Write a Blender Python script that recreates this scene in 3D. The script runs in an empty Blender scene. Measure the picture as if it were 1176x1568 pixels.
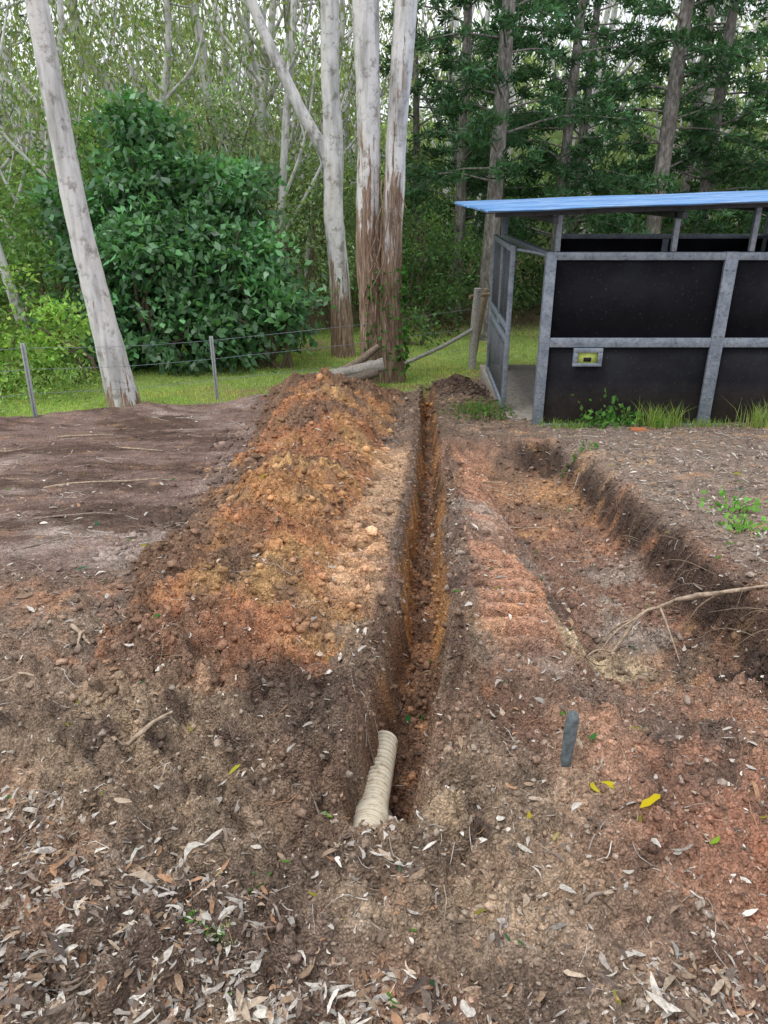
import bpy, math
import numpy as np
from mathutils import Vector, Matrix
rng=np.random.default_rng(11)
scene=bpy.context.scene
TAU=2*math.pi

# ---------------------------------------------------------------- noise
def hash2(ix,iy,seed):
    h=(ix.astype(np.int64)*374761393+iy.astype(np.int64)*668265263+seed*144269504)&0xffffffff
    h=((h^(h>>13))*1274126177)&0xffffffff
    h=h^(h>>16)
    return (h&0xffff)/65535.0
def vnoise(x,y,seed):
    ix=np.floor(x);iy=np.floor(y);fx=x-ix;fy=y-iy
    fx=fx*fx*(3-2*fx);fy=fy*fy*(3-2*fy)
    a=hash2(ix,iy,seed);b=hash2(ix+1,iy,seed);c=hash2(ix,iy+1,seed);d=hash2(ix+1,iy+1,seed)
    return (a*(1-fx)+b*fx)*(1-fy)+(c*(1-fx)+d*fx)*fy
def fbm(x,y,s,o,seed):
    r=0;a=1;t=0
    for i in range(o):
        r=r+a*(vnoise(x*s+17.3*i,y*s-9.1*i,seed+i)*2-1);t+=a;a*=.55;s*=2.03
    return r/t
def worley(x,y,s,seed):
    X=x*s;Y=y*s;ix=np.floor(X);iy=np.floor(Y);best=np.full(X.shape,9.0)
    hid=np.zeros(X.shape)
    for i in(-1,0,1):
        for j in(-1,0,1):
            cx=ix+i;cy=iy+j
            px=cx+hash2(cx,cy,seed);py=cy+hash2(cx,cy,seed+5)
            d=np.hypot(px-X,py-Y);m=d<best
            best=np.where(m,d,best);hid=np.where(m,hash2(cx,cy,seed+9),hid)
    return best,hid
def ss(a,b,x):
    t=np.clip((x-a)/(b-a),0,1);return t*t*(3-2*t)

# ---------------------------------------------------------------- terrain
def trench_x(y): return np.interp(y,[1.6,2.02,2.45,3.1,4.3,6.6,11.4],[-.025,.055,.130,.185,.265,.43,.70])
def B(y):
    return np.interp(y,[-40,-3,0,2,3,4,5,7,9,12,16,25,34,60,120,300],[1.5,.1,0,0,-.08,-.24,-.42,-.76,-1.09,-1.34,-1.52,-1.7,-1.3,4.0,10,14])
def trench_mask(x,y,hw=.130,soft=.08):
    d=np.abs(x-trench_x(y)+.045*fbm(x,y,2.6,3,41)+.030*fbm(x,y,11,4,42))
    hw=hw-.012*ss(4,7,y)
    return (1-ss(hw-soft,hw+.018,d))*ss(1.57,1.70,y+.05*fbm(x,y,9,3,3))*(1-ss(11.3,11.9,y))
HY=[2.2,3,4,7,10.5]
def heap_c(y): return np.interp(y,HY,[-.64,-.68,-.60,-.64,-.70])
def heap_w(y): return np.interp(y,[2.2,3,5,7,10.5],[.44,.60,.57,.74,.98])
def heap_val(x,y):
    hh=np.interp(y,[2.1,2.6,3,4,6,9,10.4,11.3],[0,.10,.18,.25,.29,.38,.36,0])*(1+.35*fbm(x,y,1.5,2,73))
    d=(x-heap_c(y))/heap_w(y)*(1+.28*fbm(x,y,1.7,3,71)+.16*fbm(x,y,6,3,72))
    return np.clip(1-d*d,0,1),hh
def dig_mask(x,y):
    wob=.12*fbm(x,y,2.1,3,51)+.03*fbm(x,y,9,3,52)
    edge=np.interp(y,[2,3,4.4,5.6,6.6,7.6],[1.64,1.66,1.76,1.82,1.95,1.9])
    return (1-ss(-.17,.10,x-edge+wob))*ss(.62,1.0,x+wob)*ss(1.9,2.9,y+wob)*(1-ss(7.1,7.7,y+wob))
def grass_edge(x): return 9.0+(x+4.8)*.47
def grass_mask(x,y):
    e=grass_edge(x)+.45*fbm(x,y,1.1,4,61)
    g=ss(-.15,.35,y-e)
    g=g*(1-ss(1.2,1.8,x)*(1-ss(12.3,12.9,y)))
    return g
def tread(x,y):
    c1=trench_x(y)+.42;c2=trench_x(y)-.31
    w=.03*fbm(x,y,3,2,77)
    m1=(1-ss(.15,.20,np.abs(x-c1+w)))*ss(2.4,2.8,y)*(1-ss(7.0,8.0,y))
    m2=(1-ss(.11,.16,np.abs(x-c2+w)))*ss(2.7,3.1,y)*(1-ss(6.5,7.5,y))
    return m1,m2
def rib(x,y):
    ph=y+.10*np.abs(x-trench_x(y)-.42)+.03*fbm(x,y,3,3,33)
    return np.clip(np.sin(ph*TAU/.135)*2.0,-1,1)
def H(x,y):
    z=B(y)+.0
    near=1-ss(14,22,y)
    g=grass_mask(x,y)
    z=z+.05*fbm(x,y,.6,2,1)
    tm=trench_mask(x,y)
    hv,hh=heap_val(x,y)
    z=z+hv*hh+ss(0,.5,hv)*(hh>.02)*np.minimum(hh*3,1)*(.12*fbm(x,y,3.8,3,74))
    dm=dig_mask(x,y)
    z=z-.36*dm
    bank=4*dm*(1-dm)*ss(1.2,1.4,x)
    z=z+.27*np.exp(-(((x-1.12)/.33)**2+((y-10.9)/.9)**2))
    e=grass_edge(x)
    z=z+.14*np.exp(-((y-e+.25)/.3)**2)*(x<-.8)*(.6+fbm(x,y,1.6,3,91))
    d=np.abs(x-trench_x(y))
    z=z+(.035+.05*fbm(x,y,4,3,92))*np.exp(-((d-.22)/.08)**2)*ss(1.7,2.2,y)*(1-ss(9,11,y))
    z=z-.37*tm
    rough=(1-.8*g)*near
    padm=(1-ss(-1.9,-1.2,x))*ss(2.9,3.6,y)
    amp=rough*(1-.5*padm)*(.65+1.0*hv+.9*bank+.5*dm+.7*(1-ss(2.2,3,y))+.8*np.exp(-((d-.20)/.10)**2)*(y<9)+.8*tm)
    m1,m2=tread(x,y);mm=np.maximum(m1,m2)
    amp=amp*(1-.75*mm)
    z=z+amp*(.034*fbm(x,y,3.2,3,11)+.030*fbm(x,y,12,4,12))
    F,hid=worley(x,y,13,21)
    z=z+amp*.032*np.clip(.55-F,0,1)*(hid>.5)*2
    F,hid=worley(x,y,33,22)
    z=z+amp*.018*np.clip(.55-F,0,1)*(hid>.4)*2
    F,hid=worley(x,y,70,23)
    z=z+amp*.008*np.clip(.55-F,0,1)*2*(1-ss(4,7,y))
    z=z+mm*.030*rib(x,y)*np.clip(.85+.9*fbm(x,y,1.6,2,34),0,1)
    z=z+bank*.04*fbm(x*.4,y*1.3,12,4,35)
    return z
def mix(a,b,f):
    f=np.clip(f,0,1)[...,None];return a*(1-f)+np.asarray(b)*f
def ground_color(x,y):
    n1=fbm(x,y,.9,4,101);n2=fbm(x,y,3.1,4,102);n3=fbm(x,y,11,4,103);n4=fbm(x,y,40,3,104)
    c=np.zeros(x.shape+(3,))+np.array([.225,.165,.132])
    c=mix(c,[.35,.27,.21],ss(-.15,.35,n2)*.7)
    c=mix(c,[.46,.35,.255],ss(.0,.45,n1+.5*n2)*(y<3)*.75)
    c=mix(c,[.135,.099,.082],ss(.05,.4,fbm(x,y,1.8,4,105)-.3*n2)*.75*(y<3.2))
    c=mix(c,[.36,.20,.135],ss(.12,.45,fbm(x,y,2.4,4,106))*.45*(y<3.4))
    for (px,py,rx,ry,s) in((-.82,2.05,.42,.3,.8),(.22,1.62,.26,.16,.9),(-.45,1.72,.35,.16,.5),(.42,1.35,.5,.10,.5),(-.9,1.6,.3,.2,.3)):
        c=mix(c,[.52,.39,.265],s*np.exp(-((x-px)/rx)**2-((y-py)/ry)**2)*(.65+1.1*n3+.6*n2))
    for (px,py,rx,ry) in((-.28,2.35,.16,.3),(-.2,1.9,.13,.35),(.38,2.2,.14,.4),(-.5,2.5,.25,.16),(.0,1.45,.3,.1),(-.18,1.65,.13,.2),(-.75,2.35,.25,.12)):
        c=mix(c,[.120,.086,.071],.7*np.exp(-((x-px)/rx)**2-((y-py)/ry)**2)*(.8+.8*n3))
    pad=(1-ss(-1.5,-1.0,x+.2*n2))*ss(2.9,3.5,y+.3*n2)
    pc=mix(np.zeros(x.shape+(3,))+np.array([.28,.200,.172]),[.47,.385,.34],ss(-.1,.45,fbm(x*.7,y,1.6,5,111)))
    pc=mix(pc,[.150,.106,.088],ss(.0,.35,fbm(x,y*1.6,1.5,5,112)))
    pc=mix(pc,[.16,.108,.088],ss(.05,.4,fbm(x*.5,y*3,3,4,113))*.7)
    c=c*(1-pad[...,None])+pc*pad[...,None]
    c=mix(c,[.42,.23,.145],(np.exp(-((x+1.5)/.6)**2-((y-2.95)/.15)**2))*ss(-.2,.4,n3+.2+n2)*.8)
    # right hand side
    red=ss(.30,.7,x)*ss(1.8,2.6,y+.3*n2)*(1-ss(7.3,7.9,y))*(1-ss(1.75,1.95,x))
    rc=mix(np.zeros(x.shape+(3,))+np.array([.32,.20,.148]),[.48,.265,.17],ss(-.10,.35,n2)*.85)
    rc=mix(rc,[.20,.146,.118],ss(-.10,.30,fbm(x,y,2.2,4,120)))
    rc=mix(rc,[.42,.34,.285],ss(.08,.4,fbm(x,y,1.6,4,121)))
    c=c*(1-red[...,None])+rc*red[...,None]
    c=mix(c,[.50,.235,.15],np.exp(-((x-1.02)/.40)**2-((y-1.6)/.48)**2)*(.55+1.1*n2+.5*n3))
    c=mix(c,[.64,.51,.34],np.exp(-((x-.95)/.28)**2-((y-2.85)/.15)**2)*(1.0+1.6*n3))
    c=mix(c,[.60,.35,.19],np.exp(-((x-1.62)/.30)**2-((y-6.4)/.6)**2)*1.3)
    c=mix(c,[.54,.32,.19],np.exp(-((x-1.0)/.35)**2-((y-6.6)/.6)**2)*.9*(1+n3))
    m1,m2=tread(x,y);rb=rib(x,y)
    c=mix(c,[.53,.29,.195],m1*.8*(.65+1.2*n2))
    # bank
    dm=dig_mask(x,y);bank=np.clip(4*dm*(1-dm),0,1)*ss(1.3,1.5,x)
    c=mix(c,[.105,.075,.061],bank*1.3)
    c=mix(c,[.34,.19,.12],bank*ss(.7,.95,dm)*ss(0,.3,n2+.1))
    ter=ss(1.7,1.95,x)*(1-dm)*ss(2.0,2.6,y)
    c=mix(c,[.34,.27,.225],ter*(.7+.5*n3))
    # heap
    hv,hh=heap_val(x,y);hm=ss(.0,.22,hv+.16*n3+.12*n2)*(hh>.01)*ss(2.05,2.55,y+.35*n2)
    hc=np.zeros(x.shape+(3,))+np.array([.51,.275,.135])
    hc=mix(hc,[.62,.40,.195],ss(.0,.42,n2)*.75)
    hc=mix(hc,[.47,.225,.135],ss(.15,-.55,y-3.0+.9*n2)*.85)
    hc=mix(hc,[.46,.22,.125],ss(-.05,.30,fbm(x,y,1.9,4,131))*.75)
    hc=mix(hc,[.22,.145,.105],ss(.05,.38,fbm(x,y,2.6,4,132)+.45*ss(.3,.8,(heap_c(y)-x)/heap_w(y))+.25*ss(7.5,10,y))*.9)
    hc=mix(hc,[.26,.165,.115],ss(.12,.35,fbm(x,y,7,3,133))*.6)
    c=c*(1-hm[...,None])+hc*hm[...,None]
    c=mix(c,[.64,.42,.26],m2*.85*(.75+.7*n2))
    c=c*(1+.22*(rb*np.maximum(m1,m2))[...,None])  # rib shading painted into the soil colour: crests lighter, grooves darker
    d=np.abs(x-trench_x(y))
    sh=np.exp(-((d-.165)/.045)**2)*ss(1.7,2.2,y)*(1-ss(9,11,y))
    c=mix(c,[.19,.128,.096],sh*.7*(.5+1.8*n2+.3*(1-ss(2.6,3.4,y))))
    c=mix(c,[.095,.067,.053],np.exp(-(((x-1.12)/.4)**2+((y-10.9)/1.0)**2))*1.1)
    # trench
    tm=trench_mask(x,y)
    tc=np.zeros(x.shape+(3,))+np.array([.31,.19,.132])
    tc=mix(tc,[.46,.26,.15],ss(-.1,.3,n3))
    ft=ss(.8,.97,tm)[...,None]
    c=c*(1-ft)+tc*ft
    wall=ss(.05,.3,tm)*(1-ss(.85,.97,tm))
    c=mix(c,mix(np.zeros(x.shape+(3,))+np.array([.58,.32,.145]),[.25,.15,.10],ss(-.05,.25,n2)),wall*(.85+.5*n3)*ss(1.8,2.4,y))
    # grass / forest floor
    g=grass_mask(x,y)
    gc=mix(np.zeros(x.shape+(3,))+np.array([.29,.38,.12]),[.32,.27,.14],ss(.15,.5,fbm(x,y,.8,3,141)))
    ff=ss(17.5,20,y+1.2*n1)
    gc=gc*(1-ff[...,None])+np.array([.16,.13,.08])*ff[...,None]
    c=c*(1-g[...,None])+gc*g[...,None]
    hill=ss(30,40,y)
    c=c*(1-hill[...,None])+np.array([.08,.12,.04])*hill[...,None]
    c=c*(1+.34*n4+.34*n3)[...,None]
    return np.clip(c,0.01,.9)

# ---------------------------------------------------------------- mesh builder
class MB:
    def __init__(s): s.v=[];s.q=[];s.t=[];s.c=[];s.n=0
    def add(s,v,q=None,t=None,col=(1,1,1)):
        v=np.asarray(v,float).reshape(-1,3);s.v.append(v)
        c=np.asarray(col,float)
        if c.ndim==1:c=np.tile(c,(len(v),1))
        s.c.append(c)
        if q is not None and len(q):s.q.append(np.asarray(q,np.int64)+s.n)
        if t is not None and len(t):s.t.append(np.asarray(t,np.int64)+s.n)
        s.n+=len(v)
    def build(s,name,mat,smooth=False,parent=None,bevel=0):
        me=bpy.data.meshes.new(name)
        V=np.concatenate(s.v).astype(np.float32)
        Q=np.concatenate(s.q) if s.q else np.zeros((0,4),int)
        T=np.concatenate(s.t) if s.t else np.zeros((0,3),int)
        loops=np.concatenate([Q.ravel(),T.ravel()]).astype(np.int32)
        tot=np.concatenate([np.full(len(Q),4),np.full(len(T),3)]).astype(np.int32)
        st=np.concatenate([[0],np.cumsum(tot)[:-1]]).astype(np.int32)
        me.vertices.add(len(V));me.vertices.foreach_set('co',V.ravel())
        me.loops.add(len(loops));me.loops.foreach_set('vertex_index',loops)
        me.polygons.add(len(tot));me.polygons.foreach_set('loop_start',st);me.polygons.foreach_set('loop_total',tot)
        if smooth:me.polygons.foreach_set('use_smooth',np.ones(len(tot),bool))
        a=me.attributes.new('Col','FLOAT_COLOR','POINT')
        C=np.concatenate(s.c);C=np.hstack([C,np.ones((len(C),1))]).astype(np.float32)
        a.data.foreach_set('color',C.ravel())
        me.update(calc_edges=True)
        me.materials.append(mat)
        o=bpy.data.objects.new(name,me);scene.collection.objects.link(o)
        if parent:o.parent=parent
        if bevel:
            b=o.modifiers.new('bevel','BEVEL');b.width=bevel;b.segments=2
        return o
    def box(s,x0,x1,y0,y1,z0,z1,col=(1,1,1)):
        v=[(x,y,z) for x in(x0,x1) for y in(y0,y1) for z in(z0,z1)]
        q=[(0,1,3,2),(4,6,7,5),(0,4,5,1),(2,3,7,6),(0,2,6,4),(1,5,7,3)]
        s.add(v,q,col=col)
def empty(name,loc=(0,0,0)):
    o=bpy.data.objects.new(name,None);scene.collection.objects.link(o);o.empty_display_size=.3;return o
def catmull(P,n):
    P=np.asarray(P,float);P=np.vstack([2*P[0]-P[1],P,2*P[-1]-P[-2]])
    m=len(P)-3
    u=np.arange(n)/(n-1)*m;i=np.minimum(u.astype(int),m-1);t=(u-i)[:,None]
    a,b,c,d=P[i],P[i+1],P[i+2],P[i+3]
    return .5*((2*b)+(-a+c)*t+(2*a-5*b+4*c-d)*t*t+(-a+3*b-3*c+d)*t**3)
def tube(mb,P,R,n=24,seg=12,col=(1,1,1),rough=0.0,colf=None,cap=True):
    P4=np.hstack([np.asarray(P,float),np.asarray(R,float)[:,None]])
    S=catmull(P4,n);C=S[:,:3];r=np.maximum(S[:,3],.0005)
    T=np.gradient(C,axis=0);T/=np.linalg.norm(T,axis=1)[:,None]+1e-9
    ref=np.array([1.,0,0]) if abs(T[0,0])<.8 else np.array([0,1.,0])
    U=np.cross(T,ref);U/=np.linalg.norm(U,axis=1)[:,None];W=np.cross(T,U)
    a=np.arange(seg)/seg*TAU
    rr=r[:,None]*np.ones(seg)[None]
    if rough:
        s0=rng.integers(1000)
        A,K=np.meshgrid(np.cos(a)*1.6,np.arange(n)*.35);A2=np.sin(a)[None]*1.6
        rr=rr*(1+rough*(fbm(A+s0,K+A2,1.0,3,5)))
    V=C[:,None]+rr[...,None]*(np.cos(a)[None,:,None]*U[:,None]+np.sin(a)[None,:,None]*W[:,None])
    V=V.reshape(-1,3)
    i,j=np.meshgrid(np.arange(n-1),np.arange(seg),indexing='ij');j2=(j+1)%seg
    q=np.stack([i*seg+j,i*seg+j2,(i+1)*seg+j2,(i+1)*seg+j],-1).reshape(-1,4)
    c=colf(V) if colf else col
    mb.add(V,q,col=c)
    if cap:
        for e in(0,n-1):
            ring=V[e*seg:(e+1)*seg];vv=np.vstack([ring,C[e]])
            t=[(k,(k+1)%seg,seg) for k in range(seg)]
            cc=(c[e*seg:(e+1)*seg] if np.ndim(c)==2 else None)
            mb.add(vv,t=t,col=(np.vstack([cc,cc[:1]]) if cc is not None else col))
def unit(v): return v/(np.linalg.norm(v,axis=-1,keepdims=True)+1e-9)
def leaves(mb,p,d,L,W,col):
    N=len(p);d=unit(d);s=unit(np.cross(d,rng.normal(size=(N,3))))
    L=np.broadcast_to(L,(N,))[:,None];W=np.broadcast_to(W,(N,))[:,None]
    nrm=np.cross(d,s)
    V=np.stack([p,p+d*L*.45+s*W*.5+nrm*W*.12,p+d*L,p+d*L*.45-s*W*.5+nrm*W*.12],1).reshape(-1,3)
    q=np.arange(4*N).reshape(N,4)
    mb.add(V,q,col=np.repeat(col,4,0))
def jit(col,N,v=.2,hue=.08):
    c=np.asarray(col)[None]*(1+v*rng.normal(size=(N,1)))*(1+hue*rng.normal(size=(N,3)))
    return np.clip(c,.008,.9)
def lobe(mb,c,r,nc,nl,sig,L,W,col,down=.3,vv=.25):
    c=np.array(c);r=np.array(r)
    for k in range(nc):
        u=unit(rng.normal(size=3));rad=rng.uniform(.40,1.15)**.6
        if rng.random()<.18: rad*=rng.uniform(1.05,1.35)
        cc=c+u*r*rad
        n=int(nl*rng.uniform(.6,1.4))
        p=cc+rng.normal(size=(n,3))*sig*np.array([1.15,1.15,.55])*rng.uniform(.6,1.3)
        d=rng.normal(size=(n,3))*.7+u*.7+np.array([0,0,-down])
        b=rng.uniform(.65,1.3)*(1+.25*u[2])
        leaves(mb,p,d,L*rng.uniform(.6,1.3,n),W*rng.uniform(.7,1.2,n),jit(np.array(col)*b,n,vv))

# ---------------------------------------------------------------- materials
def newmat(name):
    m=bpy.data.materials.new(name);m.use_nodes=True;nt=m.node_tree;nt.nodes.clear()
    o=nt.nodes.new('ShaderNodeOutputMaterial');p=nt.nodes.new('ShaderNodeBsdfPrincipled')
    nt.links.new(p.outputs[0],o.inputs[0]);return m,nt,p,o
def N(nt,t,**k):
    n=nt.nodes.new(t)
    for a,b in k.items():
        if a in n.inputs: n.inputs[a].default_value=b
        else: setattr(n,a,b)
    return n
def ramp(nt,fac,stops):
    r=nt.nodes.new('ShaderNodeValToRGB');e=r.color_ramp.elements
    while len(e)<len(stops):e.new(.5)
    for k,(p,c) in enumerate(stops):
        e[k].position=p;e[k].color=(*c,1) if len(c)==3 else c
    nt.links.new(fac,r.inputs[0]);return r.outputs[0]
def noise(nt,vec,scale,detail=4,rough=.6,mapping=None):
    n=N(nt,'ShaderNodeTexNoise');n.inputs['Scale'].default_value=scale;n.inputs['Detail'].default_value=detail;n.inputs['Roughness'].default_value=rough
    if mapping:
        m=N(nt,'ShaderNodeMapping');m.inputs['Scale'].default_value=mapping;nt.links.new(vec,m.inputs[0]);vec=m.outputs[0]
    nt.links.new(vec,n.inputs['Vector']);return n.outputs['Fac']
def mixc(nt,a,b,f,mode='MIX'):
    m=N(nt,'ShaderNodeMix');m.data_type='RGBA';m.blend_type=mode
    for s,v in((0,f),(6,a),(7,b)):
        if hasattr(v,'links'): nt.links.new(v,m.inputs[s])
        elif s==0: m.inputs[0].default_value=v
        else: m.inputs[s].default_value=(*v,1)
    return m.outputs[2]
def bump(nt,p,h,st,dist=.01):
    b=N(nt,'ShaderNodeBump');b.inputs['Strength'].default_value=st;b.inputs['Distance'].default_value=dist
    nt.links.new(h,b.inputs['Height']);nt.links.new(b.outputs[0],p.inputs['Normal'])
def pos(nt): return N(nt,'ShaderNodeNewGeometry').outputs['Position']
def attr(nt):
    a=N(nt,'ShaderNodeAttribute');a.attribute_name='Col';return a.outputs['Color']

m_soil=bpy.data.materials.new('soil');m_soil.use_nodes=True;nt=m_soil.node_tree;nt.nodes.clear()
o=nt.nodes.new('ShaderNodeOutputMaterial');p=nt.nodes.new('ShaderNodeBsdfDiffuse');nt.links.new(p.outputs[0],o.inputs[0])
P=pos(nt);c=attr(nt)
nz=noise(nt,P,60,5,.72)
f=ramp(nt,nz,[(.30,(.42,.42,.42)),(.50,(1,1,1)),(.70,(1.7,1.68,1.65))])
c=mixc(nt,c,f,1,'MULTIPLY')
v=N(nt,'ShaderNodeTexVoronoi');v.inputs['Scale'].default_value=120;nt.links.new(P,v.inputs['Vector'])
f2=ramp(nt,v.outputs['Distance'],[(.1,(1.35,1.33,1.3)),(.35,(1,1,1)),(.8,(.6,.6,.6))])
c=mixc(nt,c,f2,.75,'MULTIPLY')
nt.links.new(c,p.inputs['Color'])
hh=N(nt,'ShaderNodeMath');hh.operation='SUBTRACT';nt.links.new(nz,hh.inputs[0]);nt.links.new(v.outputs['Distance'],hh.inputs[1])
bump(nt,p,hh.outputs[0],.8,.013)

def attr_mat(name,rough=.9,bs=.3,scale=60,var=(.7,1.3),spec=.2):
    m,nt,p,o=newmat(name);P=pos(nt)
    f=noise(nt,P,scale,4,.65)
    c=mixc(nt,attr(nt),ramp(nt,f,[(.3,(var[0],)*3),(.7,(var[1],)*3)]),1,'MULTIPLY')
    nt.links.new(c,p.inputs['Base Color']);p.inputs['Roughness'].default_value=rough;p.inputs['Specular IOR Level'].default_value=spec
    bump(nt,p,f,bs,.01);return m
m_clod=attr_mat('clod_soil',.95,.9,90,(.5,1.4),.05)
m_litter=attr_mat('dry_leaf',.75,.2,120,(.6,1.3),.25)
m_wood=attr_mat('dead_wood',.85,.6,40,(.5,1.4))

def leaf_mat(name,tr=.35,gloss=0.0):
    m=bpy.data.materials.new(name);m.use_nodes=True;nt=m.node_tree;nt.nodes.clear()
    o=nt.nodes.new('ShaderNodeOutputMaterial');p=nt.nodes.new('ShaderNodeBsdfDiffuse')
    c=attr(nt);nt.links.new(c,p.inputs['Color'])
    t=N(nt,'ShaderNodeBsdfTranslucent')
    c2=mixc(nt,c,(1.3,1.42,.6),1,'MULTIPLY');nt.links.new(c2,t.inputs[0])
    ms=N(nt,'ShaderNodeMixShader');ms.inputs[0].default_value=tr
    nt.links.new(p.outputs[0],ms.inputs[1]);nt.links.new(t.outputs[0],ms.inputs[2]);out=ms.outputs[0]
    if gloss:
        g=N(nt,'ShaderNodeBsdfGlossy');g.inputs['Roughness'].default_value=.4;g.inputs['Color'].default_value=(.9,.95,1,1)
        m2=N(nt,'ShaderNodeMixShader');m2.inputs[0].default_value=gloss
        nt.links.new(out,m2.inputs[1]);nt.links.new(g.outputs[0],m2.inputs[2]);out=m2.outputs[0]
    nt.links.new(out,o.inputs[0]);return m
m_leaf=leaf_mat('foliage',.45)
m_gleaf=leaf_mat('glossy_foliage',.3,.05)
m_needle=leaf_mat('pine_needles',.25)
m_grass=leaf_mat('grass_blade',.45)

m_gum,nt,p,o=newmat('gum_bark')
P=pos(nt)
n1=noise(nt,P,2.2,4,.6,(3,3,.45));n2=noise(nt,P,3.2,5,.7,(4,4,.35));n3=noise(nt,P,7,5,.7)
c=ramp(nt,n1,[(.28,(.27,.265,.26)),(.42,(.46,.46,.455)),(.55,(.66,.66,.66)),(.72,(.58,.545,.50))])
c=mixc(nt,c,ramp(nt,n3,[(.36,(.55,.53,.50)),(.46,(1,1,1)),(.6,(1.08,1.08,1.08))]),1,'MULTIPLY')
sep=N(nt,'ShaderNodeSeparateColor');nt.links.new(attr(nt),sep.inputs[0])
ad=N(nt,'ShaderNodeMath');ad.operation='ADD';nt.links.new(sep.outputs[0],ad.inputs[0]);nt.links.new(n2,ad.inputs[1])
mk=ramp(nt,ad.outputs[0],[(.69,(0,0,0)),(.73,(1,1,1))])
br=ramp(nt,noise(nt,P,6,5,.7,(5,5,.5)),[(.3,(.07,.048,.037)),(.5,(.24,.155,.108)),(.7,(.48,.38,.30))])
c=mixc(nt,c,br,mk)
nt.links.new(c,p.inputs['Base Color']);p.inputs['Roughness'].default_value=.8
bump(nt,p,mixc(nt,n2,n3,.4),.6,.03)
m_pine,nt,p,o=newmat('pine_bark')
P=pos(nt);n1=noise(nt,P,5,5,.7,(3,3,1.2))
nt.links.new(ramp(nt,n1,[(.3,(.07,.06,.053)),(.5,(.20,.185,.17)),(.7,(.42,.40,.38))]),p.inputs['Base Color']);p.inputs['Roughness'].default_value=.95
bump(nt,p,n1,1,.04)

m_galv,nt,p,o=newmat('galvanised_steel')
P=pos(nt);n1=noise(nt,P,7,5,.6)
c=ramp(nt,n1,[(.3,(.20,.245,.31)),(.6,(.31,.36,.43)),(.8,(.42,.45,.48))])
c=mixc(nt,c,ramp(nt,noise(nt,P,26,5,.75),[(.40,(.62,.58,.54)),(.52,(1,1,1))]),.8,'MULTIPLY')
nt.links.new(c,p.inputs['Base Color']);p.inputs['Metallic'].default_value=.25;p.inputs['Roughness'].default_value=.5
bump(nt,p,n1,.1,.01)
m_black,nt,p,o=newmat('black_rubber_panel')
P=pos(nt);n1=noise(nt,P,2.5,5,.7);n2=noise(nt,P,160,3,.6)
c=ramp(nt,n1,[(.35,(.008,.008,.012)),(.6,(.014,.015,.020)),(.8,(.026,.027,.033))])
sx=N(nt,'ShaderNodeSeparateXYZ');nt.links.new(P,sx.inputs[0])
mr=N(nt,'ShaderNodeMapRange');nt.links.new(sx.outputs[2],mr.inputs[0]);mr.inputs[1].default_value=-.40;mr.inputs[2].default_value=-1.15;mr.inputs[3].default_value=-.2;mr.inputs[4].default_value=.9
ad=N(nt,'ShaderNodeMath');ad.operation='MULTIPLY';ad.use_clamp=True;nt.links.new(mr.outputs[0],ad.inputs[0]);nt.links.new(noise(nt,P,5,5,.75),ad.inputs[1])
c=mixc(nt,c,(.15,.12,.10),ad.outputs[0])
sp=ramp(nt,noise(nt,P,45,2,.5),[(.68,(0,0,0)),(.74,(.35,.35,.35))]);c=mixc(nt,c,(.14,.13,.12),sp)
nt.links.new(c,p.inputs['Base Color']);p.inputs['Roughness'].default_value=.6;p.inputs['Specular IOR Level'].default_value=.15;bump(nt,p,n2,.25,.004)
m_roof,nt,p,o=newmat('blue_roof_sheet')
P=pos(nt);n1=noise(nt,P,3,5,.7,(.35,9,1))
nt.links.new(ramp(nt,n1,[(.35,(.05,.15,.38)),(.52,(.12,.30,.60)),(.66,(.50,.62,.76))]),p.inputs['Base Color']);p.inputs['Roughness'].default_value=.4
m_dsteel,nt,p,o=newmat('dark_steel')
n1=noise(nt,pos(nt),8,4)
nt.links.new(ramp(nt,n1,[(.3,(.03,.036,.045)),(.7,(.08,.09,.11))]),p.inputs['Base Color']);p.inputs['Roughness'].default_value=.55
m_pipe,nt,p,o=newmat('pipe_sock')
P=pos(nt);n1=noise(nt,P,30,5)
c=ramp(nt,n1,[(.28,(.42,.32,.21)),(.46,(.74,.67,.53)),(.75,(.84,.79,.67))])
c=mixc(nt,c,attr(nt),1,'MULTIPLY')
nt.links.new(c,p.inputs['Base Color']);p.inputs['Roughness'].default_value=.9
bump(nt,p,noise(nt,P,150,3),.4,.004)
def simple(name,a,b,rough=.6,scale=20,metal=0):
    m,nt,p,o=newmat(name);n1=noise(nt,pos(nt),scale,5)
    nt.links.new(ramp(nt,n1,[(.3,a),(.7,b)]),p.inputs['Base Color']);p.inputs['Roughness'].default_value=rough;p.inputs['Metallic'].default_value=metal;bump(nt,p,n1,.2,.005);return m
m_stake=simple('weathered_blue_grey',(.06,.08,.09),(.18,.22,.235),.45,60)
m_brick=simple('brick',(.35,.12,.05),(.5,.2,.09),.9,50)
m_yel=simple('yellow_plastic',(.45,.55,.08),(.6,.7,.2),.5,30)
m_conc=simple('concrete',(.25,.22,.19),(.4,.37,.33),.9,15)
m_mesh=simple('mesh_wire',(.10,.11,.13),(.2,.22,.25),.5,20)

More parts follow.
